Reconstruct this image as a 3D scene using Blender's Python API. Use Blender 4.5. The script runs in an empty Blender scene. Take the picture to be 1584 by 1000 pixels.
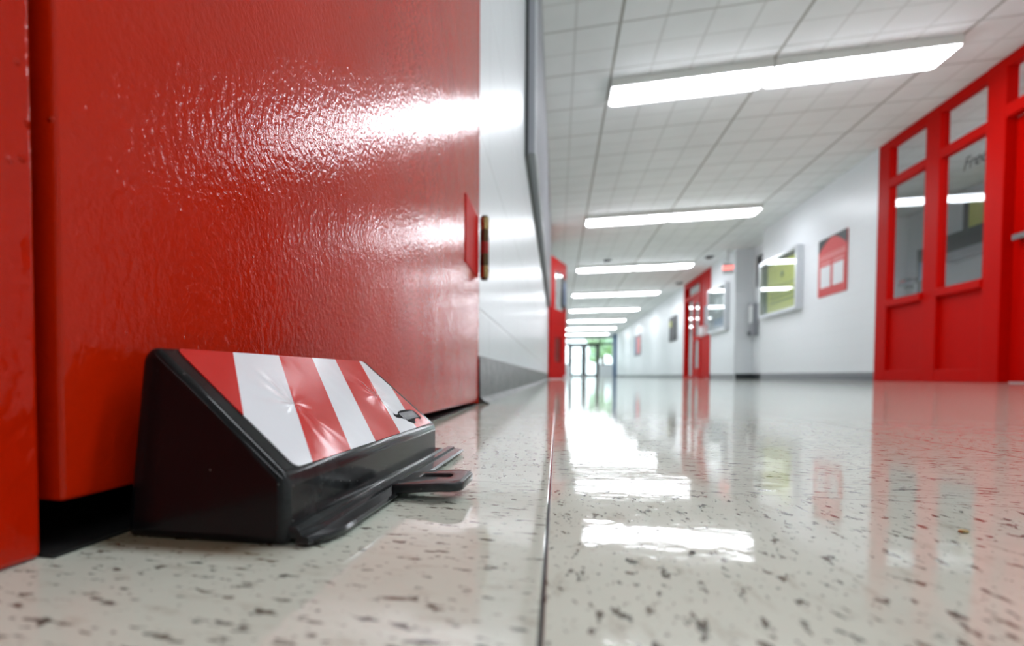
import bpy, bmesh, math, random
from mathutils import Vector, Matrix
random.seed(7)
C = bpy.context.scene.collection
SC = bpy.context.scene

# ------------------------------------------------------------------ camera
FPX, PX, PY = 850.0, 640.0, 609.0          # focal length and principal point for a 1584 x 1000 frame
PITCH = math.atan(27 / FPX)
YAW = math.atan(222 / FPX * math.cos(PITCH))
cd = bpy.data.cameras.new('camera'); cam = bpy.data.objects.new('camera', cd); C.objects.link(cam)
cd.sensor_fit = 'HORIZONTAL'; cd.sensor_width = 36.0
cd.lens = FPX / 1584 * 36
cd.shift_x = (792 - PX) / 1584
cd.shift_y = (PY - 500) / 1584
cd.clip_start = 0.005; cd.clip_end = 500
cam.location = (0, 0, 0.055)
cam.rotation_euler = (math.pi / 2 - PITCH, 0, YAW)
cd.dof.use_dof = True; cd.dof.focus_distance = 0.30; cd.dof.aperture_fstop = 8.0
SC.camera = cam

# ------------------------------------------------------------------ world, view
w = bpy.data.worlds.new('sky'); SC.world = w; w.use_nodes = True
bg = w.node_tree.nodes['Background']; bg.inputs[0].default_value = (0.82, 0.93, 1.0, 1); bg.inputs[1].default_value = 3.2
SC.view_settings.view_transform = 'Standard'; SC.view_settings.look = 'None'
SC.view_settings.gamma = 1.0; SC.view_settings.use_curve_mapping = False
SC.view_settings.exposure = 0.0
LAMP = 19.0                                   # radiance of the fluorescent diffusers

# ------------------------------------------------------------------ materials
def lin(c):
    return tuple((x / 12.92 if x <= .04045 else ((x + .055) / 1.055) ** 2.4) for x in c)
def rgb(r, g, b):
    return lin((r / 255, g / 255, b / 255)) + (1,)
class NT:
    def __init__(s, name):
        s.m = bpy.data.materials.new(name); s.m.use_nodes = True
        s.t = s.m.node_tree; s.n = s.t.nodes; s.b = s.n['Principled BSDF']
    def add(s, typ, **kw):
        n = s.n.new(typ)
        for k, v in kw.items(): setattr(n, k, v)
        return n
    def link(s, a, b): s.t.links.new(a, b)
    def val(s, inp, v):
        if hasattr(v, 'is_output') or isinstance(v, bpy.types.NodeSocket): s.link(v, inp)
        else: inp.default_value = v
    def math(s, op, a, b=None, c=None, clamp=False):
        n = s.add('ShaderNodeMath', operation=op, use_clamp=clamp)
        s.val(n.inputs[0], a)
        if b is not None: s.val(n.inputs[1], b)
        if c is not None: s.val(n.inputs[2], c)
        return n.outputs[0]
    def mix(s, f, a, b):
        n = s.add('ShaderNodeMix', data_type='RGBA')
        s.val(n.inputs[0], f); s.val(n.inputs[6], a); s.val(n.inputs[7], b)
        return n.outputs[2]
    def coord(s):
        return s.add('ShaderNodeTexCoord').outputs['Object']
    def mapping(s, vec, scale=(1, 1, 1), loc=(0, 0, 0), rot=(0, 0, 0)):
        n = s.add('ShaderNodeMapping'); s.link(vec, n.inputs[0])
        n.inputs['Scale'].default_value = scale; n.inputs['Location'].default_value = loc; n.inputs['Rotation'].default_value = rot
        return n.outputs[0]
    def noise(s, vec, scale, detail=2, rough=.5):
        n = s.add('ShaderNodeTexNoise'); s.link(vec, n.inputs['Vector'])
        n.inputs['Scale'].default_value = scale; n.inputs['Detail'].default_value = detail; n.inputs['Roughness'].default_value = rough
        return n.outputs['Fac']
    def voro(s, vec, scale, feature='F1'):
        n = s.add('ShaderNodeTexVoronoi', feature=feature); s.link(vec, n.inputs['Vector']); n.inputs['Scale'].default_value = scale
        return n
    def ramp(s, v, a, b):
        n = s.add('ShaderNodeMapRange'); n.clamp = True
        s.val(n.inputs[0], v); n.inputs[1].default_value = a; n.inputs[2].default_value = b
        return n.outputs[0]
    def bump(s, h, strength=.3, dist=.001, prev=None):
        n = s.add('ShaderNodeBump'); n.inputs['Strength'].default_value = strength; n.inputs['Distance'].default_value = dist
        s.link(h, n.inputs['Height'])
        if prev is not None: s.link(prev, n.inputs['Normal'])
        return n.outputs[0]
    def line(s, x, period, off, half):
        """1 on a joint of half width `half` repeated every `period`"""
        t = s.math('SUBTRACT', x, off)
        f = s.math('FLOORED_MODULO', t, period)
        d = s.math('MINIMUM', f, s.math('SUBTRACT', period, f))
        return s.math('SUBTRACT', 1.0, s.ramp(d, half * .4, half), clamp=True)
def simple(name, col, rough=.5, metal=0, spec=.5, coat=0, bump=None):
    t = NT(name); b = t.b
    b.inputs['Base Color'].default_value = col; b.inputs['Roughness'].default_value = rough
    b.inputs['Metallic'].default_value = metal; b.inputs['Specular IOR Level'].default_value = spec
    b.inputs['Coat Weight'].default_value = coat
    v = t.coord(); n = t.noise(v, bump[0] if bump else 40, 3)
    if bump: t.link(t.bump(n, bump[1], bump[2]), b.inputs['Normal'])
    else:
        r = t.math('MULTIPLY_ADD', n, .06, rough - .03); t.link(r, b.inputs['Roughness'])
    return t.m

def red_door_paint(name, orange, lump, col, amp=1.0):
    t = NT(name); b = t.b; v = t.coord()
    n1 = t.noise(v, orange, 2, .55); n2 = t.noise(v, lump, 2)
    fine = t.noise(t.mapping(v, (1, 1, .55)), orange * 2.3, 1)
    var = t.noise(v, 9, 3)
    c = t.mix(t.ramp(var, .3, .7), col, tuple(x * .86 for x in col[:3]) + (1,))
    t.link(c, b.inputs['Base Color'])
    b.inputs['Roughness'].default_value = .14; b.inputs['Specular IOR Level'].default_value = .22
    # scattered paint nibs
    vo = t.voro(v, 120); nib = t.math('SUBTRACT', 1, t.ramp(vo.outputs['Distance'], .03, .16), clamp=True)
    sel = t.math('GREATER_THAN', t.add('ShaderNodeSeparateColor').outputs[0], .9)
    sc = [n for n in t.n if n.bl_idname == 'ShaderNodeSeparateColor'][-1]
    t.link(vo.outputs['Color'], sc.inputs[0])
    nibs = t.math('MULTIPLY', nib, sel)
    p = t.bump(n2, .5, .0012 * amp)
    p = t.bump(n1, .5, .00042 * amp, p)
    p = t.bump(fine, .35, .00012 * amp, p)
    p = t.bump(nibs, 1.0, .0010, p)
    t.link(p, b.inputs['Normal'])
    return t.m
RED = rgb(196, 27, 12)
M = {}
M['red_door'] = red_door_paint('red_gloss_door_paint', 250, 12, rgb(196, 34, 3), 2.0)
M['red_jamb'] = red_door_paint('red_gloss_frame_paint', 130, 45, rgb(196, 30, 2), 3.5)
M['red'] = simple('red_gloss_paint', rgb(190, 7, 2), .45, spec=.04, bump=(60, .15, .001))
M['red_dark'] = simple('red_louver_paint', rgb(150, 24, 14), .4)
M['red_poster'] = simple('red_poster_print', rgb(205, 45, 45), .45)
M['pink'] = simple('pale_pink_print', rgb(222, 130, 130), .5)
M['white_paper'] = simple('white_paper', rgb(232, 234, 238), .6)
M['yellow_paper'] = simple('yellow_green_paper', rgb(214, 215, 110), .6)
M['olive'] = simple('olive_paper_border', rgb(96, 112, 84), .6)
M['black_print'] = simple('black_print', rgb(28, 32, 34), .5)
M['blue_print'] = simple('blue_grey_print', rgb(92, 120, 160), .4)
M['silver'] = simple('brushed_aluminium', (.62, .64, .66, 1), .32, 1)
M['steel'] = simple('dark_steel', (.2, .2, .2, 1), .3, 1)
M['brass'] = simple('worn_brass', (.42, .30, .13, 1), .28, 1)
M['ink'] = simple('matt_black_ink', (.006, .007, .008, 1), .7, spec=.1)
M['hinge_metal'] = simple('dark_worn_hinge_metal', (.12, .085, .045, 1), .3, 1)
M['dark_frame'] = simple('dark_bronze_frame', rgb(40, 44, 44), .4)
M['grey_board'] = simple('grey_board_felt', rgb(150, 152, 158), .7)
M['blue_post'] = simple('blue_steel_paint', rgb(70, 98, 130), .4)
M['plastic_white'] = simple('white_plastic', rgb(228, 230, 232), .35)
M['black_matt'] = simple('black_matt', rgb(20, 22, 22), .5)
M['fixture_white'] = simple('white_enamel', (.78, .77, .73, 1), .35)

def plastic():
    t = NT('black_moulded_plastic'); b = t.b; v = t.coord()
    n = t.noise(v, 900, 2); d = t.noise(v, 60, 4, .6)
    dust = t.voro(v, 330); dd = t.math('SUBTRACT', 1, t.ramp(dust.outputs['Distance'], .06, .12), clamp=True)
    sep = t.add('ShaderNodeSeparateColor'); t.link(dust.outputs['Color'], sep.inputs[0])
    dd = t.math('MULTIPLY', dd, t.math('GREATER_THAN', sep.outputs[0], .93))
    sx = t.add('ShaderNodeSeparateXYZ'); t.link(v, sx.inputs[0])
    film = t.math('MULTIPLY', t.ramp(sx.outputs[0], -.004, -.001), t.ramp(t.noise(v, 45, 5, .65), .25, .7))   # dust film on the front face and foot
    base = t.mix(film, (.005, .0054, .006, 1), (.034, .037, .038, 1))
    t.link(t.mix(dd, base, (.16, .16, .15, 1)), b.inputs['Base Color'])
    t.link(t.math('MULTIPLY_ADD', d, .10, .09), b.inputs['Roughness']); b.inputs['Specular IOR Level'].default_value = .26
    t.link(t.bump(n, .15, .0001), b.inputs['Normal'])
    return t.m
M['plastic'] = plastic()

def sticker(name, col):
    t = NT(name); b = t.b; v = t.coord()
    b.inputs['Base Color'].default_value = col; b.inputs['Roughness'].default_value = .16
    # creases radiating where the film has lifted: two dents along the label
    h = None; p = None
    for (cx, cy, cz, R) in ((-.0243, .049, .0433, .036), (-.024, .148, .043, .026)):
        q = t.add('ShaderNodeVectorMath', operation='SUBTRACT'); t.link(v, q.inputs[0]); q.inputs[1].default_value = (cx, cy, cz)
        ln = t.add('ShaderNodeVectorMath', operation='LENGTH'); t.link(q.outputs[0], ln.inputs[0])
        nm = t.add('ShaderNodeVectorMath', operation='NORMALIZE'); t.link(q.outputs[0], nm.inputs[0])
        ray = t.noise(nm.outputs[0], 1.7, 1)
        fall = t.math('SUBTRACT', 1, t.ramp(ln.outputs[1], 0, R), clamp=True)
        fall = t.math('POWER', fall, 1.5)
        hh = t.math('MULTIPLY', fall, ray)
        h = hh if h is None else t.math('ADD', h, hh)
    p = t.bump(h, .75, .0034)
    p = t.bump(t.noise(v, 34, 2), .25, .002, p)
    t.link(p, b.inputs['Normal'])
    return t.m
M['sticker_red'] = sticker('red_reflective_film', rgb(206, 33, 26))
M['sticker_white'] = sticker('white_reflective_film', rgb(236, 239, 243))

def floor_mat():
    t = NT('waxed_vinyl_tile'); b = t.b; v = t.coord()
    sp = t.add('ShaderNodeSeparateXYZ'); t.link(v, sp.inputs[0]); x, y = sp.outputs[0], sp.outputs[1]
    T = .305
    tx = t.math('FLOOR', t.math('DIVIDE', t.math('ADD', x, .003), T)); ty = t.math('FLOOR', t.math('DIVIDE', t.math('SUBTRACT', y, .285), T))
    par = t.math('FLOORED_MODULO', t.math('ADD', tx, ty), 2)                 # quarter-turned tiles
    cmb = t.add('ShaderNodeCombineXYZ'); t.link(t.math('MULTIPLY', tx, 3.7), cmb.inputs[0]); t.link(t.math('MULTIPLY', ty, 5.3), cmb.inputs[1])
    vv = t.add('ShaderNodeVectorMath', operation='ADD'); t.link(v, vv.inputs[0]); t.link(cmb.outputs[0], vv.inputs[1]); vv = vv.outputs[0]
    def flecks(scale, lo, hi, stretch, seed):
        a = t.noise(t.mapping(vv, (stretch, 1, 1), (seed, 0, 0), (0, 0, .25)), scale, 3, .62)
        c = t.noise(t.mapping(vv, (1, stretch, 1), (0, seed, 0), (0, 0, .22)), scale, 3, .62)
        m = t.add('ShaderNodeMix', data_type='FLOAT'); t.link(par, m.inputs[0]); t.link(a, m.inputs[2]); t.link(c, m.inputs[3])
        return t.ramp(m.outputs[0], lo, hi)
    big = flecks(240, .60, .63, .40, 1.3)
    small = flecks(480, .635, .66, .42, 4.1)
    ghost = flecks(150, .57, .68, .4, 7.7)
    cloud = t.noise(vv, 14, 4, .6)
    base = t.mix(t.ramp(cloud, .3, .7), rgb(220, 228, 213), rgb(208, 216, 201))
    base = t.mix(t.math('MULTIPLY', ghost, .3), base, rgb(150, 140, 116))
    hue = t.ramp(t.noise(vv, 90, 1), .35, .65)
    fc = t.mix(hue, rgb(40, 38, 36), rgb(84, 64, 42))
    base = t.mix(t.math('MULTIPLY', big, .85), base, fc)
    base = t.mix(t.math('MULTIPLY', small, .8), base, rgb(52, 48, 42))
    # brownish contact shadow of the wedge, painted close to the door line
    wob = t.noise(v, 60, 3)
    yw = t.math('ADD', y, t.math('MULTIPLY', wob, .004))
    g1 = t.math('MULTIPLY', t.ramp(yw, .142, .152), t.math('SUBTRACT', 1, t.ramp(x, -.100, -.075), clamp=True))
    wedge_shade = t.math('MULTIPLY', g1, t.math('MULTIPLY', t.math('SUBTRACT', 1, t.ramp(y, .40, .42), clamp=True), .8))
    base = t.mix(wedge_shade, base, rgb(108, 84, 46))
    jx = t.line(x, T, -.003, .0009); jy = t.line(y, T, .285, .0005)
    j = t.math('MAXIMUM', jx, t.math('MULTIPLY', jy, .55))
    pale = t.math('MULTIPLY', t.line(x, 200, -.0575, .0006), t.ramp(t.noise(v, 120, 2), .35, .6))
    base = t.mix(t.math('MULTIPLY', pale, .5), base, rgb(226, 224, 216))
    base = t.mix(j, base, rgb(34, 32, 32))
    t.link(base, b.inputs['Base Color'])
    rg = t.noise(t.mapping(v, (1, .5, 1)), 70, 4, .65)
    t.link(t.math('MULTIPLY_ADD', t.ramp(rg, .35, .75), .05, .04), b.inputs['Roughness'])
    b.inputs['Specular IOR Level'].default_value = .42
    p = t.bump(t.noise(v, 26, 3, .55), .35, .0006)
    p = t.bump(t.noise(v, 240, 2), .12, .0003, p)
    p = t.bump(t.math('SUBTRACT', 1, j), .4, .0004, p)
    t.link(p, b.inputs['Normal'])
    return t.m
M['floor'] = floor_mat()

def ceiling_mat():
    t = NT('scored_ceiling_panel'); b = t.b; v = t.coord()
    sp = t.add('ShaderNodeSeparateXYZ'); t.link(v, sp.inputs[0]); x, y = sp.outputs[0], sp.outputs[1]
    a = t.line(x, 1.208, .408, .013); a2 = t.line(x, .302, .408, .011)
    c = t.line(y, .604, 4.76, .011); c2 = t.line(y, .302, 4.76, .009)
    minor = t.math('MULTIPLY', t.math('MAXIMUM', a2, c2), .22)
    major = t.math('MAXIMUM', t.math('MULTIPLY', a, .75), t.math('MULTIPLY', c, .5))
    j = t.math('MAXIMUM', minor, major)
    base = t.mix(t.ramp(t.noise(v, 3, 3), .3, .7), (.85, .86, .87, 1), (.80, .81, .82, 1))
    t.link(t.mix(j, base, rgb(96, 88, 70)), b.inputs['Base Color'])
    b.inputs['Roughness'].default_value = .75
    p = t.bump(t.noise(v, 180, 3), .3, .002); t.link(p, b.inputs['Normal'])
    return t.m
M['ceiling'] = ceiling_mat()

def glazed():
    t = NT('white_glazed_block'); b = t.b; v = t.coord()
    sp = t.add('ShaderNodeSeparateXYZ'); t.link(v, sp.inputs[0]); y, z = sp.outputs[1], sp.outputs[2]
    row = t.math('FLOOR', t.math('DIVIDE', t.math('SUBTRACT', z, .187), .343))
    ys = t.math('ADD', y, t.math('MULTIPLY', row, .3))
    j = t.math('MAXIMUM', t.line(z, .343, .187, .004), t.line(ys, .6, .35, .004))
    t.link(t.mix(t.math('MULTIPLY', j, .6), (.69, .71, .735, 1), (.42, .42, .42, 1)), b.inputs['Base Color'])
    b.inputs['Roughness'].default_value = .3
    p = t.bump(t.noise(v, 16, 3), .2, .002); p = t.bump(t.math('SUBTRACT', 1, j), .5, .002, p)
    t.link(p, b.inputs['Normal'])
    return t.m
M['glazed'] = glazed()
def block():
    t = NT('white_painted_block'); b = t.b; v = t.coord()
    sp = t.add('ShaderNodeSeparateXYZ'); t.link(v, sp.inputs[0]); z = sp.outputs[2]
    s = t.math('ADD', sp.outputs[0], sp.outputs[1])
    row = t.math('FLOOR', t.math('DIVIDE', z, .203)); j = t.math('MAXIMUM', t.line(z, .203, 0, .006), t.line(t.math('ADD', s, t.math('MULTIPLY', row, .203)), .406, 0, .006))
    t.link(t.mix(t.math('MULTIPLY', j, .10), (.79, .815, .845, 1), (.5, .5, .5, 1)), b.inputs['Base Color'])
    b.inputs['Roughness'].default_value = .38
    p = t.bump(t.noise(v, 90, 3), .3, .0015); p = t.bump(t.math('SUBTRACT', 1, j), .3, .002, p)
    t.link(p, b.inputs['Normal'])
    return t.m
M['block'] = block()
def cove():
    t = NT('marbled_vinyl_cove_base'); b = t.b; v = t.coord()
    n = t.noise(t.mapping(v, (1, 1, 1.8)), 24, 5, .7)
    t.link(t.mix(t.ramp(n, .35, .7), rgb(38, 44, 46), rgb(96, 100, 94)), b.inputs['Base Color'])
    b.inputs['Roughness'].default_value = .42; b.inputs['Specular IOR Level'].default_value = .2
    t.link(t.bump(t.noise(v, 30, 3), .4, .003), b.inputs['Normal'])
    return t.m
M['cove'] = cove()
M['cove_black'] = simple('black_vinyl_cove_base', rgb(44, 50, 54), .35)

def emit(name, col, s):
    t = NT(name); t.b.inputs['Base Color'].default_value = (.8, .8, .8, 1)
    t.b.inputs['Emission Color'].default_value = col; t.b.inputs['Emission Strength'].default_value = s
    return t.m
M['lamp'] = emit('fluorescent_diffuser', (.94, .975, 1.04, 1), LAMP)
M['exit_glow'] = emit('red_exit_letters', (1, .08, .05, 1), 5.0)
def glass():
    t = NT('window_glass'); t.n.remove(t.b)
    tr = t.add('ShaderNodeBsdfTransparent'); tr.inputs[0].default_value = (.93, .96, .95, 1)
    gl = t.add('ShaderNodeBsdfGlossy'); gl.inputs['Roughness'].default_value = .01
    lw = t.add('ShaderNodeLayerWeight'); lw.inputs[0].default_value = .5
    fr = t.math('MULTIPLY_ADD', t.math('POWER', lw.outputs['Facing'], 5.0), .96, .04)
    mx = t.add('ShaderNodeMixShader')
    t.link(fr, mx.inputs[0]); t.link(tr.outputs[0], mx.inputs[1]); t.link(gl.outputs[0], mx.inputs[2])
    t.link(mx.outputs[0], t.n['Material Output'].inputs[0])
    return t.m
M['glass'] = glass()
def leafy():
    t = NT('tree_foliage'); v = t.coord()
    t.link(t.mix(t.ramp(t.noise(v, 1.7, 4), .35, .65), (.30, .46, .34, 1), (.55, .70, .50, 1)), t.b.inputs['Base Color']); t.b.inputs['Roughness'].default_value = .7
    return t.m
M['leaf'] = leafy()
def lawn():
    t = NT('lawn_grass'); v = t.coord()
    t.link(t.mix(t.noise(v, 2.5, 5), (.20, .34, .10, 1), (.42, .5, .22, 1)), t.b.inputs['Base Color']); t.b.inputs['Roughness'].default_value = .9
    return t.m
M['lawn'] = lawn()
M['bark'] = simple('tree_bark', rgb(96, 80, 66), .8)
M['concrete'] = simple('pale_concrete', rgb(205, 205, 200), .7)

# ------------------------------------------------------------------ mesh helpers
def box(bm, x0, x1, y0, y1, z0, z1, mi=0):
    vs = [bm.verts.new(p) for p in ((x0,y0,z0),(x1,y0,z0),(x1,y1,z0),(x0,y1,z0),(x0,y0,z1),(x1,y0,z1),(x1,y1,z1),(x0,y1,z1))]
    for f in ((0,3,2,1),(4,5,6,7),(0,1,5,4),(1,2,6,5),(2,3,7,6),(3,0,4,7)):
        bm.faces.new([vs[i] for i in f]).material_index = mi
def prism(bm, pts, axis, a, b, mi=0):
    """extrude polygon pts (2-D) along axis from a to b"""
    def P(p, t):
        return {'x': (t, p[0], p[1]), 'y': (p[0], t, p[1]), 'z': (p[0], p[1], t)}[axis]
    A = [bm.verts.new(P(p, a)) for p in pts]; B = [bm.verts.new(P(p, b)) for p in pts]
    n = len(pts)
    fs = [bm.faces.new(A), bm.faces.new(B[::-1])] + [bm.faces.new((A[i], B[i], B[(i+1) % n], A[(i+1) % n])) for i in range(n)]
    for f in fs: f.material_index = mi
def cyl(bm, p, r, h, axis='z', seg=20, r2=None, mi=0):
    r2 = r if r2 is None else r2; p = Vector(p)
    ax = {'x': Vector((1,0,0)), 'y': Vector((0,1,0)), 'z': Vector((0,0,1))}[axis]
    u = Vector((0,1,0)) if axis == 'x' else Vector((1,0,0)); v = ax.cross(u)
    A = [bm.verts.new(p + (u*math.cos(i*2*math.pi/seg) + v*math.sin(i*2*math.pi/seg))*r) for i in range(seg)]
    B = [bm.verts.new(p + ax*h + (u*math.cos(i*2*math.pi/seg) + v*math.sin(i*2*math.pi/seg))*r2) for i in range(seg)]
    fs = [bm.faces.new(A[::-1]), bm.faces.new(B)] + [bm.faces.new((A[i], A[(i+1) % seg], B[(i+1) % seg], B[i])) for i in range(seg)]
    for f in fs: f.material_index = mi; f.smooth = True
def ball(bm, c, r, sc=(1,1,1), sub=2):
    bmesh.ops.create_icosphere(bm, subdivisions=sub, radius=r, matrix=Matrix.Translation(c) @ Matrix.Diagonal((*sc, 1)))
def bevel(bm, off, seg=2):
    bmesh.ops.recalc_face_normals(bm, faces=bm.faces)
    bmesh.ops.bevel(bm, geom=list(bm.edges), offset=off, segments=seg, profile=.5, affect='EDGES', clamp_overlap=True)
def smooth(bm, ang=40, flat=False):
    bm.normal_update()
    for f in bm.faces: f.smooth = True
    for e in bm.edges:
        if len(e.link_faces) == 2 and e.calc_face_angle(0) > math.radians(ang): e.smooth = False
    big = max(f.calc_area() for f in bm.faces)
    if flat:
        for f in bm.faces:
            if f.calc_area() > big * .05: f.smooth = False
def obj(name, bm, mats, parent=None, loc=None):
    bmesh.ops.recalc_face_normals(bm, faces=bm.faces)
    me = bpy.data.meshes.new(name); bm.to_mesh(me); bm.free()
    for m in (mats if isinstance(mats, (list, tuple)) else [mats]): me.materials.append(M[m])
    o = bpy.data.objects.new(name, me); C.objects.link(o)
    if parent is not None: o.parent = parent
    if loc is not None: o.location = loc
    return o
def tag(o, label, cat, group=None, kind=None):
    o['label'] = label; o['category'] = cat
    if group: o['group'] = group
    if kind: o['kind'] = kind
    return o
def empty(name, loc, rz=0):
    o = bpy.data.objects.new(name, None); C.objects.link(o); o.location = loc; o.rotation_euler = (0, 0, rz); o.empty_display_size = .05
    return o
def boxes(name, bl, mat, parent=None, bev=0, loc=None):
    bm = bmesh.new()
    for b in bl: box(bm, *b)
    if bev: bevel(bm, bev)
    return obj(name, bm, mat, parent, loc)
def text_mesh(name, body, size, depth, mat, parent, loc, rot, shear=0, align='CENTER', mirror=False):
    cu = bpy.data.curves.new(name, 'FONT'); cu.body = body; cu.size = size; cu.extrude = depth; cu.shear = shear; cu.align_x = align; cu.align_y = 'CENTER'
    to = bpy.data.objects.new(name + '_curve', cu); C.objects.link(to)
    bpy.context.view_layer.update()
    me = bpy.data.meshes.new_from_object(to.evaluated_get(bpy.context.evaluated_depsgraph_get()))
    bpy.data.objects.remove(to)
    me.materials.clear(); me.materials.append(M[mat]); me.name = name
    o = bpy.data.objects.new(name, me); C.objects.link(o); o.parent = parent; o.location = loc; o.rotation_euler = rot
    return o
def S(o, label, cat='room'):
    return tag(o, label, cat, kind='structure')

# ------------------------------------------------------------------ setting
XL, XR, H = -.15, 3.36, 2.525
Y0, YE = -9.0, 36.0
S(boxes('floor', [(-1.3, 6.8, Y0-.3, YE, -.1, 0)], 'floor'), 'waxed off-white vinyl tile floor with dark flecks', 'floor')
S(boxes('ceiling', [(-.5, 6.8, Y0-.3, YE, H, H+.15)], 'ceiling'), 'white scored panel ceiling over the corridor', 'ceiling')
# left wall with the opening of the near door
S(boxes('wall_left', [(-.35, XL, 1.075, YE, 0, H), (-.35, XL, .131, 1.075, 2.06, H), (-.35, XL, Y0, -.12, 0, H)], 'glazed'),
  'glossy white block wall running along the left of the corridor', 'wall')
S(boxes('wall_closet', [(-1.3, -1.2, -.3, 1.6, 0, H), (-1.2, -.35, -.4, -.3, 0, H), (-1.2, -.35, 1.5, 1.6, 0, H), (-1.3, -.35, -.4, 1.6, H, H+.1)], 'block'), 'wall of the dark room behind the near red door', 'wall')
S(boxes('wall_back', [(-.35, 6.8, Y0-.3, Y0, 0, H)], 'block'), 'white block wall behind the viewpoint', 'wall')
# near frame
def jamb():
    bm = bmesh.new(); box(bm, -.35, XL, -.12, .131, 0, 2.06); bevel(bm, .0022, 3)
    smooth(bm, 40, True); return bm
S(obj('trim_1', jamb(), 'red_jamb'), 'lumpy red painted door frame at the far left edge', 'door frame')
S(boxes('trim_2', [(-.30, XL+.001, 1.060, 1.075, 0, 2.06), (-.35, XL+.001, .131, 1.075, 2.03, 2.06)], 'red_jamb'), 'thin red frame edge at the hinge side of the near door', 'door frame')
S(boxes('trim_5', [(-.60, -.146, .131, 1.06, 0, .0012)], 'black_matt'), 'black threshold strip under the near red door', 'threshold')
# near door
d1 = empty('door_1', (-.15, 1.058, 0))
S(d1, 'large glossy red door beside the striped door barricade', 'door')
def slab():
    bm = bmesh.new()
    A = .137 - 1.058; B = 0
    pts = [(A, .0155), (B, .0055), (B, 2.027), (A, 2.027)]
    prism(bm, pts, 'x', -.045, .001); bevel(bm, .0018, 3); smooth(bm, 40, True); return bm
obj('door_panel', slab(), 'red_door', d1)
h = obj('hinge', (lambda bm: (box(bm, -.001, .0030, -.152, -.002, .243, .357), bevel(bm, .0012), bm)[2])(bmesh.new()), 'red', d1)
bm = bmesh.new()
for k in range(5):
    z0 = .243 + k*.0229; cyl(bm, (.013, .004, z0+.0004), .0085, .0221, 'z', 24, None, (1, 0, 2, 0, 1)[k])
cyl(bm, (.013, .004, .239), .0062, .122, 'z', 20)
smooth(bm, 60)
obj('hinge_barrel', bm, ['hinge_metal', 'brass', 'red_dark'], h)
# left cove base
def covebase(x, sgn, y0, y1, hh, mat, name, tip=.008):
    pts = [(x, 0), (x + sgn*(tip+.010), 0), (x + sgn*(tip+.009), .0025), (x + sgn*(tip), .006), (x + sgn*.0045, .014), (x + sgn*.003, hh-.002), (x + sgn*.001, hh), (x, hh)]
    bm = bmesh.new(); prism(bm, pts, 'y', y0, y1); smooth(bm, 50)
    return obj(name, bm, mat)
S(covebase(XL, 1, 1.076, 9.3, .095, 'cove', 'baseboard_left', .012), 'marbled dark grey vinyl base under the left white wall', 'baseboard')

# right wall: storefront from 4.2 to 7.1, plain, alcove 10.58-12.05, plain, red doors 13.83-16.5
S(boxes('wall_right', [(XR, XR+.12, 7.1, 10.58, 0, H), (XR, XR+.12, 12.056, 13.83, 0, H), (XR, XR+.12, 16.5, YE, 0, H), (XR, XR+.12, Y0, 4.25, 0, H)], 'block'), 'white block wall along the right side of the corridor', 'wall')
for nm, bx, lb in (('wall_alcove_back', (3.67, 3.79, 10.58, 12.056, 0, H), 'white back wall of the shallow alcove behind the yellow notice case'),
                   ('wall_alcove_far', (XR+.12, 3.79, 12.056, 12.15, 0, H), 'white far side wall of the shallow alcove'),
                   ('wall_alcove_near', (XR+.12, 3.79, 10.48, 10.58, 0, H), 'white near side wall of the shallow alcove'),
                   ('wall_office_back', (5.25, 5.37, 2.8, 10.28, 0, H), 'white back wall of the office seen through the red framed windows'),
                   ('wall_office_far', (XR+.12, 5.37, 10.28, 10.4, 0, H), 'white far wall of the office'),
                   ('wall_office_near', (XR+.12, 5.37, 2.7, 2.8, 0, H), 'white near wall of the office')):
    S(boxes(nm, [bx], 'block'), lb, 'wall')
S(boxes('wall_classroom', [(6.3, 6.4, 13.2, 17.2, 0, H), (XR+.12, 6.3, 13.1, 13.2, 0, H), (XR+.12, 6.3, 17.2, 17.3, 0, H)], 'block'), 'walls of the room behind the far red doors', 'wall')
for nm, a, b_ in (('baseboard_right', 7.1, 10.58), ('baseboard_right', 12.056, 13.83), ('baseboard_right', 16.5, 34.2)):
    S(covebase(XR, -1, a, b_, .1, 'cove_black', nm, .008), 'black vinyl base under the right wall, ' + {7.1: 'below the red poster', 12.056: 'below the grey notice case', 16.5: 'beyond the far red doors'}[a], 'baseboard')
bm = bmesh.new(); box(bm, XR+.02, 3.668, 12.046, 12.055, 0, .1); box(bm, 3.66, 3.669, 10.6, 12.05, 0, .1)
S(obj('baseboard_alcove', bm, 'cove_black'), 'black vinyl base inside the alcove', 'baseboard')

# storefront of the office
wn = empty('window_1', (XR, 6.3, 0)); S(wn, 'red framed office window with glass over red panels', 'window')
fx0, fx1 = -.012, .06
def rb(y0, y1, z0, z1, a=fx0, b=fx1): return (a, b, y0-6.3, y1-6.3, z0, z1)
boxes('window_frame', [rb(6.89, 7.098, 0, H), rb(6.10, 6.31, 0, H), rb(5.53, 6.10, 2.44, H), rb(6.31, 6.89, 2.44, H),
                       rb(5.53, 6.10, 2.03, 2.115), rb(6.31, 6.89, 2.03, 2.115), rb(5.53, 6.10, 0, .11), rb(6.31, 6.89, 0, .11)], 'red', wn, .006)
for (a, b_) in ((6.31, 6.89), (5.53, 6.10)):
    boxes('sill_rail', [rb(a-.005, b_+.005, .78, .85, fx0-.02, fx1)], 'red', wn, .005)
    boxes('lower_panel', [rb(a, b_, .11, .78, .018, .03)], 'red', wn)
    boxes('pane', [rb(a, b_, .85, 2.03, .022, .024)], 'glass', wn)
    boxes('transom_pane', [rb(a, b_, 2.115, 2.44, .022, .024)], 'glass', wn)
d2 = empty('door_2', (XR, 4.9, 0)); S(d2, 'red office door at the right edge beside the red framed window', 'door')
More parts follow.
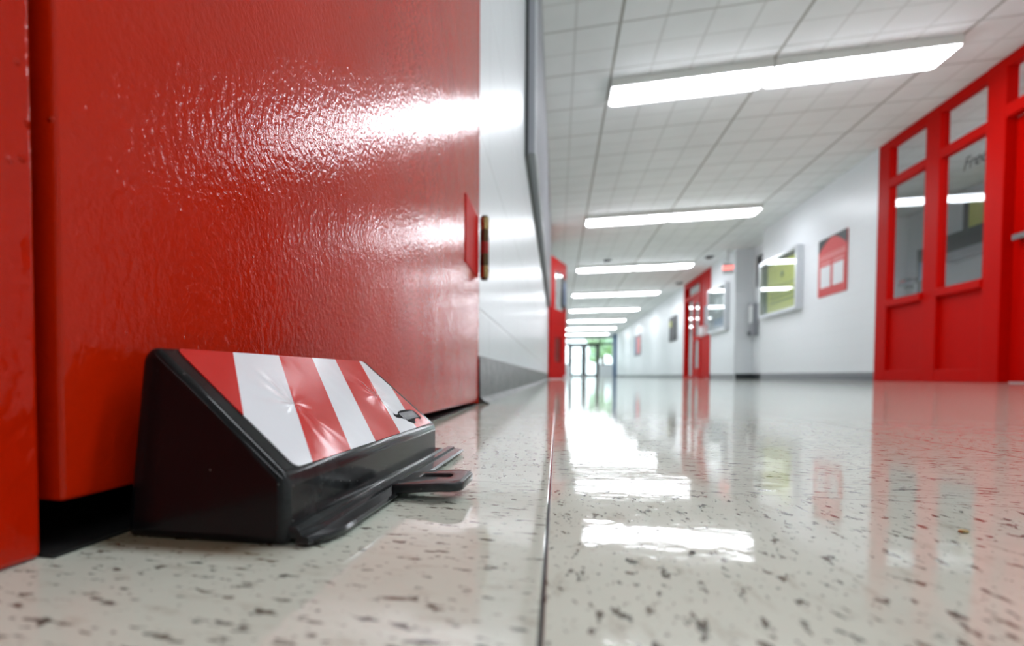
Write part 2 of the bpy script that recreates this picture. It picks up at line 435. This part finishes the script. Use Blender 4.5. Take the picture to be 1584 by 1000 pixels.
boxes('door_frame', [(fx0-.01, fx1, 5.33-4.9, 5.53-4.9, 0, H), (fx0-.01, fx1, 4.25-4.9, 4.40-4.9, 0, H), (fx0-.01, fx1, 4.40-4.9, 5.33-4.9, 2.05, 2.15), (fx0-.01, fx1, 4.40-4.9, 5.33-4.9, 2.44, H)], 'red', d2, .006)
lf = boxes('door_panel', [(.05, .095, 4.402-4.9, 5.328-4.9, .008, 2.047)], 'red', d2, .003)
boxes('transom_pane', [(.06, .062, 4.40-4.9, 5.33-4.9, 2.15, 2.44)], 'glass', d2)
boxes('push_bar', [(-.005, .03, 4.45-4.9, 5.26-4.9, 1.09, 1.135), (.03, .05, 4.46-4.9, 4.5-4.9, 1.09, 1.135), (.03, .05, 5.2-4.9, 5.25-4.9, 1.09, 1.135)], 'steel', lf, .004)
# lettering on the glass
let = tag(empty('glass_lettering', (XR+.020, 5.86, 1.87)), 'dark script lettering on the upper glass of the red framed window', 'lettering')
text_mesh('letters', 'Freem', .155, .0006, 'black_print', let, (-.001, 0, 0), (math.pi/2, 0, -math.pi/2), .35, 'LEFT')

# far red doors on the right
d3 = empty('door_3', (XR, 15.1, 0)); S(d3, 'tall red door with glass lights further down the right wall', 'door')
def r3(y0, y1, z0, z1, a=-.02, b=.12): return (a, b, y0-15.1, y1-15.1, z0, z1)
boxes('door_frame', [r3(13.84, 13.95, 0, 2.48), r3(16.36, 16.5, 0, 2.48), r3(14.72, 14.82, 0, 2.48), r3(13.95, 14.72, 2.40, 2.48), r3(14.82, 16.36, 2.40, 2.48), r3(14.82, 16.36, 2.05, 2.13), (-.02, .12, 13.83-15.1, 16.5-15.1, 2.48, H)], 'red', d3, .004)
boxes('door_panel', [r3(13.95, 14.72, .01, 2.40, .0, .05)], 'red', d3)
boxes('door_plate', [r3(14.15, 14.4, 1.25, 1.7, -.004, .001)], 'grey_board', d3)
lf = boxes('door_panel', [r3(14.82, 15.0, .01, 2.05, .02, .06), r3(15.45, 15.66, .01, 2.05, .02, .06), r3(15.0, 15.45, .01, .25, .02, .06), r3(15.0, 15.45, 1.9, 2.05, .02, .06), r3(15.0, 15.45, .95, 1.05, .02, .06)], 'red', d3)
boxes('pane', [r3(15.0, 15.45, .25, 1.9, .04, .042)], 'glass', lf)
boxes('pane', [r3(15.66, 16.36, .05, 2.05, .04, .042)], 'glass', d3)
boxes('transom_pane', [r3(14.82, 16.36, 2.13, 2.40, .04, .042)], 'glass', d3)
boxes('kick_rail', [r3(15.66, 16.36, 0, .05, .0, .06)], 'red', d3)

# end of corridor: glazed entrance
S(boxes('wall_end', [(-.35, .40, YE, YE+.2, 0, .74), (2.52, 3.48, YE, YE+.2, 0, .74), (-.35, 3.48, YE, YE+.2, 2.42, H), (-.35, -.1, YE, YE+.2, .74, 2.42), (3.28, 3.48, YE, YE+.2, .74, 2.42), (.40, .66, YE, YE+.2, 0, .74)], 'block'), 'pale low wall and header around the glass entrance at the corridor end', 'wall')
w2 = empty('window_2', (1.6, YE, 0)); S(w2, 'glazing around the entrance doors at the corridor end', 'window')
boxes('window_frame', [(-1.7, 1.68, .05, .13, 1.98, 2.10), (-1.7, 1.68, .05, .13, 2.37, 2.42), (-.94, -.86, .05, .13, .74, 2.37), (.86, .94, .05, .13, .74, 2.37), (.86, .92, .05, .13, 0, .74), (-.94, -.88, .05, .13, 0, .74), (-1.7, -.94, .05, .13, .74, .79), (.94, 1.68, .05, .13, .74, .79)], 'dark_frame', w2)
boxes('pane', [(-1.7, -.94, .09, .092, .79, 1.98)], 'glass', w2)
boxes('pane', [(.94, 1.68, .09, .092, .79, 1.98)], 'glass', w2)
boxes('transom_pane', [(-1.7, 1.68, .09, .092, 2.10, 2.37)], 'glass', w2)
for i, (nm, a, b_) in enumerate((('door_4', -.86, 0), ('door_5', 0, .86))):
    d = empty(nm, (1.6, YE, 0)); S(d, ('left' if i == 0 else 'right') + ' leaf of the dark framed glass entrance doors', 'door')
    fr = boxes('door_frame', [(a+.003, a+.15, .06, .115, .01, 1.975), (b_-.15, b_-.003, .06, .115, .01, 1.975), (a+.15, b_-.15, .06, .115, .01, .16), (a+.15, b_-.15, .06, .115, 1.88, 1.975), (a+.15, b_-.15, .06, .115, .95, 1.0)], 'dark_frame', d)
    boxes('pane', [(a+.15, b_-.15, .086, .088, .16, 1.88)], 'glass', d)
    boxes('push_bar', [(a+.08, b_-.08, .02, .045, .965, .995), (a+.08, a+.11, .045, .06, .965, .995), (b_-.11, b_-.08, .045, .06, .965, .995)], 'silver', fr)
S(boxes('trim_3', [(3.20, XR, 34.3, 34.75, 0, H)], 'blue_post'), 'blue steel post against the right wall by the entrance', 'post')

# ------------------------------------------------------------------ outside
S(boxes('ground', [(-30, 40, YE+.2, 90, -.12, -.02)], 'lawn'), 'sunlit lawn outside the entrance', 'ground')
S(boxes('path', [(.2, 3.2, YE+.2, 48, -.02, .0)], 'concrete'), 'pale concrete path outside the entrance doors', 'path')
tl = ['leafy green tree outside the entrance, left of the doors', 'leafy green tree outside the entrance, furthest from the doors', 'leafy green tree outside the entrance, right of the doors']
for i, (tx, ty, s) in enumerate(((-3.4, 62, 1.0), (5.6, 74, 1.15), (9.5, 62, 1.05))):
    r = tag(empty('tree', (tx, ty, -.02)), tl[i], 'tree', 'trees outside the entrance')
    bm = bmesh.new(); cyl(bm, (0, 0, 0), .22*s, 2.6*s, 'z', 12, .14*s); obj('trunk', bm, 'bark', r)
    bm = bmesh.new(); rr = random.Random(i)
    for k in range(16): ball(bm, (rr.uniform(-1.6, 1.6)*s, rr.uniform(-1.4, 1.4)*s, rr.uniform(2.1, 5.4)*s), rr.uniform(.6, 1.15)*s, (1, 1, .85), 2)
    for v in bm.verts: v.co += Vector((rr.uniform(-.09, .09), rr.uniform(-.09, .09), rr.uniform(-.09, .09)))
    obj('foliage', bm, 'leaf', r)

# ------------------------------------------------------------------ ceiling lights
def fixture_proto():
    r = empty('ceiling_light', (0, 0, 0))
    bm = bmesh.new(); prism(bm, [(-.154, 0), (-.154, -.068), (.154, -.068), (.154, 0)], 'x', -.6, .6); bevel(bm, .004); obj('housing', bm, 'fixture_white', r)
    bm = bmesh.new()
    L = .595
    rings = [(-.067, .146, L-.004), (-.083, .143, L-.018), (-.100, .118, L-.062)]
    prev = None
    for (z, wy, lx) in rings:
        ring = [bm.verts.new(p) for p in ((-lx, -wy, z), (lx, -wy, z), (lx, wy, z), (-lx, wy, z))]
        if prev:
            for i in range(4): bm.faces.new((prev[i], prev[(i+1) % 4], ring[(i+1) % 4], ring[i]))
        else: bm.faces.new(ring)
        prev = ring
    bm.faces.new(prev[::-1])
    obj('diffuser', bm, 'lamp', r)
    return r
def dup(root):
    r = root.copy(); C.objects.link(r)
    for ch in list(root.children):
        c = ch.copy(); C.objects.link(c); c.parent = r
    return r
ordn = ['nearest', 'second', 'third', 'fourth', 'fifth', 'sixth', 'seventh', 'eighth']
proto = fixture_proto(); first = True
for k in range(-2, 8):
    for side, X in (('left', 1.017), ('right', 2.225)):
        o = proto if first else dup(proto); first = False
        o.location = (X, 5.07 + 4.03*k, H)
        if k >= 0: lab = side + ' fluorescent ceiling light of the ' + ordn[k] + ' pair along the corridor'
        else: lab = side + ' fluorescent ceiling light of the pair ' + ('directly overhead' if k == -1 else 'behind the viewpoint')
        tag(o, lab, 'ceiling light', 'fluorescent lights along the corridor')
for X, Y, rz, lab in ((4.85, 6.3, 90, 'added fill light on the office ceiling, out of view behind the red door'), (4.85, 4.5, 90, 'added fill light on the office ceiling, out of view, furthest from the windows'), (4.9, 15.2, 0, 'added fill light in the room behind the far red doors')):  # fixtures added to brighten the rooms behind the glass
    o = dup(proto); o.location = (X, Y, H); o.rotation_euler = (0, 0, math.radians(rz)); tag(o, lab, 'ceiling light', 'added fill lights in the side rooms')
# small ceiling fittings
for (X, Y, lab) in ((1.02, 12.45, 'grey ceiling detector in front of the third pair of lights'), (3.02, 12.6, 'dark ceiling detector near the right wall above the notice cases'), (3.1, 15.9, 'small ceiling detector above the far red doors')):
    r = tag(empty('smoke_detector', (X, Y, H)), lab, 'smoke detector', 'ceiling detectors')
    bm = bmesh.new(); cyl(bm, (0, 0, -.02), .09, .02, 'z', 24); obj('base', bm, 'grey_board', r)
    bm = bmesh.new(); cyl(bm, (0, 0, -.055), .05, .035, 'z', 24, .075); obj('cap', bm, 'steel', r)

# ------------------------------------------------------------------ left side
# notice board high on the left wall
r = tag(empty('notice_board', (XL, 5.4, 1.05)), 'long dark framed grey notice board high on the left white wall', 'notice board')
Y1, Y2 = 2.56 - 5.4, 8.3 - 5.4
boxes('frame', [(0, .014, Y1, Y1+.05, 0, 1.2), (0, .014, Y2-.05, Y2, 0, 1.2), (0, .014, Y1+.05, Y2-.05, 0, .05), (0, .014, Y1+.05, Y2-.05, 1.15, 1.2)], 'dark_frame', r)
boxes('backing', [(.0, .042, Y1+.012, Y2-.012, .014, 1.186)], 'grey_board', r)
boxes('edge_strip', [(.042, .05, Y1+.012, Y1+.03, .014, 1.186), (.042, .05, Y1+.03, Y2-.03, .014, .03), (.042, .05, Y1+.03, Y2-.03, 1.17, 1.186), (.042, .05, Y2-.03, Y2-.012, .014, 1.186)], 'silver', r)
# open red door leaf
S(boxes('trim_4', [(XL, XL+.02, 9.30, 9.40, 0, H), (XL, XL+.02, 9.40, 10.5, 2.1, H)], 'red'), 'red door frame on the left wall around the open red door', 'door frame')
ang = math.atan2(.27, 1.0)
d6 = empty('door_6', (XL+.03, 9.42, 0), -ang); S(d6, 'red door with louvre standing ajar on the left side of the corridor', 'door')
Lw = 1.03
pan = boxes('door_panel', [(-.045, 0, 0, Lw, .01, .3), (-.045, 0, 0, .3, .3, 2.06), (-.045, 0, .7, Lw, .3, 1.2), (-.045, 0, .3, .7, .72, 1.2), (-.045, 0, .95, Lw, 1.2, 2.06), (-.045, 0, .3, .95, 1.85, 2.06)], 'red', d6)
bm = bmesh.new()
box(bm, -.04, -.03, .3, .7, .3, .72)
for k in range(9): prism(bm, [(-.03, .31+k*.045), (-.006, .315+k*.045), (-.006, .322+k*.045), (-.03, .335+k*.045)], 'y', .3, .7)
obj('louvre', bm, 'red_dark', d6)
boxes('pane', [(-.024, -.022, .3, .95, 1.2, 1.85)], 'glass', d6)
boxes('glazing_bead', [(-.02, -.002, .3, .34, 1.2, 1.85), (-.02, -.002, .56, .60, 1.2, 1.85)], 'plastic_white', d6)
bm = bmesh.new(); ball(bm, (.05, .95, 1.0), .03); cyl(bm, (0, .95, 1.0), .012, .04, 'x'); obj('knob', bm, 'silver', d6)
po = empty('door_notice', (0, 0, 0)); po.matrix_world = d6.matrix_basis.copy()
po.location = d6.matrix_basis @ Vector((.001, .8, 1.27)); po.rotation_euler = (0, 0, -ang)
tag(po, 'black and blue notice on the red door with louvre', 'notice')
boxes('sheet', [(0, .006, -.16, .2, 0, .52)], 'black_print', po); boxes('picture', [(.006, .008, .02, .17, .06, .46)], 'blue_print', po)
bm = bmesh.new(); ball(bm, (0, 0, .03), .05, (1.1, .9, .8), 3)
for v in bm.verts:
    if v.co.z < 0: v.co.z = 0
smooth(bm); dst = obj('door_stop', bm, 'plastic_white', None, (.14, 10.30, 0))
tag(dst, 'small white rounded stop on the floor at the ajar red door', 'door stop')

# ------------------------------------------------------------------ right side things
r = tag(empty('wall_poster', (XR, 8.1, 1.09)), 'red poster with black top and two white sheets on the right wall', 'poster')
def slat(name, y0, y1, z0, z1, t0, t1, mat, par): return boxes(name, [(-t1, -t0, y0, y1, z0, z1)], mat, par)
a, b_ = -.365, .375
slat('board', a, b_, 0, .74, 0, .012, 'red_poster', r)
bm = bmesh.new()
n = 14; top = .742
low = [(.0 + a + (b_-a)*i/n, .74 - .16*abs(2*i/n-1)**1.6 - .01) for i in range(n+1)]
for i in range(n):
    (ya, za), (yb, zb) = low[i], low[i+1]
    prism(bm, [(ya, za), (yb, zb), (yb, top), (ya, top)], 'x', -.014, -.012)
obj('black_header', bm, 'black_print', r)
for z0, z1, y0, y1 in ((.475, .505, a+.03, b_-.03), (.52, .535, a+.03, b_-.03), (.405, .44, a+.06, -.03), (.405, .44, .04, b_-.06)): slat('printed_line', y0, y1, z0, z1, .012, .0135, 'pink', r)
slat('paper_sheet', a+.07, -.03, .11, .38, .012, .015, 'white_paper', r); slat('paper_sheet', .04, b_-.07, .11, .38, .012, .015, 'white_paper', r)

def notice_case(loc, wy, hz, dep, lab, paper):
    r = tag(empty('notice_case', loc), lab, 'notice case')
    h = wy/2
    boxes('frame', [(-dep, 0, -h, -h+.045, 0, hz), (-dep, 0, h-.045, h, 0, hz), (-dep, 0, -h+.045, h-.045, 0, .05), (-dep, 0, -h+.045, h-.045, hz-.05, hz)], 'silver', r, .003)
    boxes('backing', [(-.02, 0, -h+.045, h-.045, .05, hz-.05)], 'olive' if paper else 'grey_board', r)
    if paper:
        p = boxes('paper_sheet', [(-.023, -.02, -h+.06, h-.20, .07, .44), (-.023, -.02, -h+.06, h-.20, .455, hz-.09)], 'yellow_paper', r)
        boxes('black_border', [(-.026, -.02, -h+.06, h-.08, hz-.088, hz-.052)], 'black_print', r)
        bm = bmesh.new(); cyl(bm, (-.026, -.05, .62), .05, .003, 'x', 20); obj('printed_emblem', bm, 'olive', r)
        for q in range(3): boxes('printed_line', [(-.0245, -.023, -h+.16, h-.34, .2+.07*q, .22+.07*q)], 'olive', r)
    else:
        for q, (ya, yb, za, zb, mm) in enumerate(((-.5, -.15, .5, .75, 'white_paper'), (-.05, .3, .45, .75, 'white_paper'), (-.45, .35, .12, .3, 'blue_print'))):
            boxes('paper_sheet', [(-.023, -.02, ya, yb, za, zb)], mm, r)
    boxes('glass', [(-dep+.012, -dep+.016, -h+.045, h-.045, .05, hz-.05)], 'glass', r)
    return r
notice_case((XR, 9.72, 1.01), 1.5, .92, .09, 'silver framed glass notice case with yellow paper on the right wall', True)
notice_case((XR, 13.1, .99), 1.32, .98, .09, 'silver framed glass case with pale sheets left of the far red door', False)
r = tag(empty('wall_sign', (3.67, 11.72, 1.74)), 'dark framed sign high on the alcove back wall', 'sign')
boxes('frame', [(-.02, 0, -.45, .10, 0, .58)], 'dark_frame', r); boxes('sheet', [(-.022, -.02, -.41, .06, .04, .54)], 'black_print', r)
r = tag(empty('paper_towel_dispenser', (3.67, 11.84, .82)), 'pale grey wall dispenser inside the alcove', 'dispenser')
boxes('body', [(-.10, 0, -.12, .12, 0, .62)], 'grey_board', r, .01); boxes('lid', [(-.106, -.1, -.10, .10, .25, .58)], 'plastic_white', r, .002); boxes('lever', [(-.15, -.1, -.03, .03, .02, .08)], 'steel', r, .004)
r = tag(empty('exit_sign', (3.22, 12.05, 2.06)), 'red lit exit sign beside the alcove corner on the right wall', 'exit sign')
boxes('housing', [(-.10, .10, -.03, .03, 0, .21)], 'plastic_white', r, .004)
text_mesh('letters', 'EXIT', .095, .002, 'exit_glow', r, (0, -.033, .105), (math.pi/2, 0, 0))
boxes('bracket', [(-.02, .02, -.015, .015, .21, H-2.06)], 'plastic_white', r)
r = tag(empty('wall_box', (XR-.022, 14.25, 1.0)), 'small white rounded box on the red panel of the far door', 'dispenser')
boxes('body', [(-.10, .02, -.09, .09, 0, .22)], 'plastic_white', r, .02); boxes('nozzle', [(-.09, -.04, -.03, .03, -.03, 0)], 'silver', r)
r = tag(empty('wall_picture', (XR, 17.95, 1.1)), 'dark framed picture on the right wall beyond the far red doors', 'picture')
boxes('frame', [(-.03, 0, -.52, .52, 0, .74)], 'black_print', r, .004); boxes('sheet', [(-.033, -.03, .18, .42, .44, .62)], 'yellow_paper', r)
r = tag(empty('wall_chart', (XR, 25.5, .92)), 'pale mauve chart low on the far right wall', 'chart')
boxes('board', [(-.015, 0, -1, 1, 0, .9)], 'grey_board', r); boxes('sheet', [(-.017, -.015, -.8, .2, .1, .8)], 'pink', r); boxes('sheet', [(-.017, -.015, .3, .85, .1, .8)], 'blue_print', r)

# ------------------------------------------------------------------ office things seen through the windows
r = tag(empty('wall_cabinet', (5.25, 8.6, 1.72)), 'black wall cabinet inside the office behind the red framed window', 'cabinet')
boxes('body', [(-.16, 0, -.75, .6, .0, .24)], 'black_print', r, .004); boxes('underside', [(-.15, -.01, -.73, .58, -.12, 0)], 'grey_board', r)
r = tag(empty('office_notice', (5.25, 8.45, 1.965)), 'yellow notice with black edge above the black office cabinet', 'notice')
boxes('sheet', [(-.05, 0, -.6, .42, 0, .38)], 'yellow_paper', r); boxes('border', [(-.055, 0, .42, .52, 0, .38)], 'black_print', r)
r = tag(empty('office_poster', (5.25, 9.78, 1.28)), 'dark poster with blue middle on the office wall', 'poster')
boxes('frame', [(-.03, 0, -.2, .18, 0, .66)], 'black_print', r); boxes('sheet', [(-.034, -.03, -.14, .12, .2, .46)], 'blue_print', r)
r = tag(empty('wall_shelf', (5.25, 10.1, 1.46)), 'narrow grey shelf on the office wall', 'shelf')
boxes('board', [(-.12, 0, -.14, .16, 0, .03)], 'grey_board', r); boxes('bracket', [(-.09, 0, -.02, .02, -.08, 0)], 'steel', r)
for q, (dy, hh, mm, lb) in enumerate(((-.09, .05, 'black_matt', 'small black box on the office shelf'), (.06, .04, 'red_poster', 'small red box on the office shelf'))):
    tag(boxes('storage_box', [(-.05, .05, -.05, .05, 0, hh)], mm, None, .002, (5.18, 10.1+dy, 1.49)), lb, 'box')

# ------------------------------------------------------------------ the striped door barricade
ANG = math.atan2(.006, .213)
B = tag(empty('door_barricade', (-.083, .158, 0), -ANG), 'black plastic wedge with red and white striped film against the red door', 'door barricade')
LIP, TOP, DEP, LEN = .0225, .066, .051, .198
bm = bmesh.new()
pts = [(0, 0), (0, LIP), (-DEP, TOP), (-DEP-.005, TOP-.004), (-DEP-.0085, 0)]
prism(bm, pts, 'y', 0, LEN)
for v in bm.verts:
    if v.co.x < -DEP-.007 and v.co.y < .01: v.co.y -= .005
bevel(bm, .0034, 5); smooth(bm, 50, True)
obj('body', bm, 'plastic', B)
# film
sl = Vector((-DEP, 0, TOP-LIP)); SLN = sl.length; sl.normalize()
nrm = Vector((-sl.z, 0, sl.x)) * -1
if nrm.z < 0: nrm = -nrm
def onface(s, t, lift): return Vector((0, 0, LIP)) + sl*t + Vector((0, s, 0)) + nrm*lift
def clip(poly, c, keep_greater):
    """clip polygon in (s,t) against s - .95 t >= c (or <=)"""
    out = []
    g = lambda p: (p[0] - .95*p[1] - c) * (1 if keep_greater else -1)
    for i in range(len(poly)):
        p, q = poly[i], poly[(i+1) % len(poly)]
        if g(p) >= 0: out.append(p)
        if g(p)*g(q) < 0:
            u = g(p)/(g(p)-g(q)); out.append((p[0]+(q[0]-p[0])*u, p[1]+(q[1]-p[1])*u))
    return out
s0, s1, t0, t1, rr_ = .0095, .190, .0026, SLN-.0022, .003
outer = []
for (cs, ct, a0) in ((s1-rr_, t1-rr_, 0), (s0+rr_, t1-rr_, 90), (s0+rr_, t0+rr_, 180), (s1-rr_, t0+rr_, 270)):
    for k in range(5):
        a = math.radians(a0 + k*22.5); outer.append((cs + rr_*math.cos(a), ct + rr_*math.sin(a)))
cuts = [-1, -.018, .019, .054, .084, .122, .1535, 1]
bm = bmesh.new()
for i in range(7):
    p = clip(clip(outer, cuts[i], True), cuts[i+1], False)
    if len(p) < 3: continue
    f = bm.faces.new([bm.verts.new(onface(s, t, .0004)) for s, t in p]); f.material_index = i % 2
bmesh.ops.remove_doubles(bm, verts=bm.verts, dist=1e-5)
ext = bmesh.ops.extrude_face_region(bm, geom=list(bm.faces))
bmesh.ops.translate(bm, verts=[v for v in ext['geom'] if isinstance(v, bmesh.types.BMVert)], vec=nrm * -.0003)
film = obj('striped_film', bm, ['sticker_red', 'sticker_white'], B)
# emblem printed on the film: dark animal silhouette with pale letter strokes
def patch(name, polys, lift, mat, par):
    bm = bmesh.new()
    for p in polys:
        f = bm.faces.new([bm.verts.new(onface(s, t, lift)) for s, t in p])
        e = bmesh.ops.extrude_face_region(bm, geom=[f]); bmesh.ops.translate(bm, verts=[v for v in e['geom'] if isinstance(v, bmesh.types.BMVert)], vec=nrm * .00005)
    return obj(name, bm, mat, par)
sil = [(.1420, .0150), (.1445, .0166), (.1455, .0154), (.1490, .0150), (.1540, .0168), (.1600, .0174), (.1660, .0174), (.1730, .0170), (.1790, .0166), (.1830, .0150), (.1835, .0112), (.1815, .0082), (.1775, .0076), (.1760, .0092), (.1700, .0088), (.1660, .0080), (.1640, .0060), (.1590, .0058), (.1560, .0074), (.1540, .0080), (.1525, .0104), (.1490, .0118), (.1455, .0122), (.1425, .0130)]
patch('emblem', [sil], .00042, 'ink', film)
st = []
for k in range(9):
    s = .1525 + k*.0032; st.append([(s, .0096), (s+.0010, .0096), (s+.0016, .0156), (s+.0006, .0156)])
for k in (1, 4, 6): 
    s = .1525 + k*.0032; st.append([(s+.0009, .0122), (s+.0030, .0122), (s+.0031, .0130), (s+.0010, .0130)])
patch('emblem_letters', st, .00048, 'white_paper', film)
# foot flange, stepped, longer than the body
bm = bmesh.new()
prism(bm, [(-.004, .0022), (.0035, .0022), (.0035, .0052), (.0022, .0066), (-.004, .0066)], 'y', .002, .205); bevel(bm, .0009, 2)
b2 = bmesh.new()
prof = [(.0025, .0015), (.0125, .0012), (.0135, .0026), (.0125, .0036), (.0070, .0040), (.0064, .0052), (.0025, .0054)]
nst = 26; prev = None
for i in range(nst+1):
    y = .001 + (.224-.001)*i/nst
    k = min(1, .42 + .58*min(1, (y-.001)/.014)**.5)              # the near end is cut back in a curve
    ring = [b2.verts.new((.0025 + (x-.0025)*k, y, z)) for x, z in prof]
    if prev:
        for j in range(len(prof)): b2.faces.new((prev[j], prev[(j+1) % len(prof)], ring[(j+1) % len(prof)], ring[j]))
    else: b2.faces.new(ring[::-1])
    prev = ring
b2.faces.new(prev); bmesh.ops.recalc_face_normals(b2, faces=b2.faces)
smooth(b2, 30)
fl = obj('base_flange', b2, 'plastic', B)
smooth(bm, 40); obj('upper_step', bm, 'plastic', fl)
# pull tab: a rounded loop with a slot
def tab():
    bm = bmesh.new()
    # outline in local (x outwards, y along), arms from the flange
    ya, yb, xo = .073, .110, .0415
    def rrect(x0, x1, y0, y1, r, seg=6):
        out = []
        for (cx, cy, a0) in ((x1-r, y1-r, 0), (x0+r*.3, y1-r*.3, 90), (x0+r*.3, y0+r*.3, 180), (x1-r, y0+r, 270)):
            rad = r if cx == x1-r else r*.3
            for k in range(seg+1):
                a = math.radians(a0 + 90*k/seg); out.append((cx + rad*math.cos(a), cy + rad*math.sin(a)))
        return out
    O = rrect(.010, xo, ya, yb, .008); I = rrect(.0195, xo-.0080, ya+.0150, yb-.0135, .0025)
    zc = lambda x: .0048 + .0022*min(1, max(0, (x-.010)/.012))
    th = .0040
    def ring(P, dz): return [bm.verts.new((x, y, zc(x) + dz)) for x, y in P]
    ot, ob, it, ib = ring(O, th/2), ring(O, -th/2), ring(I, th/2), ring(I, -th/2)
    n = len(O)
    for i in range(n):
        j = (i+1) % n
        bm.faces.new((ot[i], ot[j], it[j], it[i])); bm.faces.new((ob[j], ob[i], ib[i], ib[j]))
        bm.faces.new((ob[i], ob[j], ot[j], ot[i])); bm.faces.new((it[i], it[j], ib[j], ib[i]))
    bmesh.ops.recalc_face_normals(bm, faces=bm.faces)
    es = [e for e in bm.edges if e.is_manifold and e.calc_face_angle(0) > math.radians(60)]
    bmesh.ops.bevel(bm, geom=es, offset=.0009, segments=3, profile=.5, affect='EDGES', clamp_overlap=True)
    smooth(bm, 40); return bm
obj('pull_tab', tab(), 'plastic', B)

# grit lying on the floor
for q, (gx, gy, gr, mt, lb) in enumerate(((.041, .185, .0007, 'black_matt', 'tiny black crumb on the floor right of the long tile joint'), (.138, .233, .0012, 'brass', 'brown crumb on the floor at the right under the red reflection'))):
    bm = bmesh.new(); ball(bm, (0, 0, gr*.55), gr, (1.3, .9, .6), 2)
    for v in bm.verts: v.co += Vector((random.uniform(-.2, .2), random.uniform(-.2, .2), 0))*gr
    tag(obj('crumb', bm, mt, None, (gx, gy, 0)), lb, 'crumb')
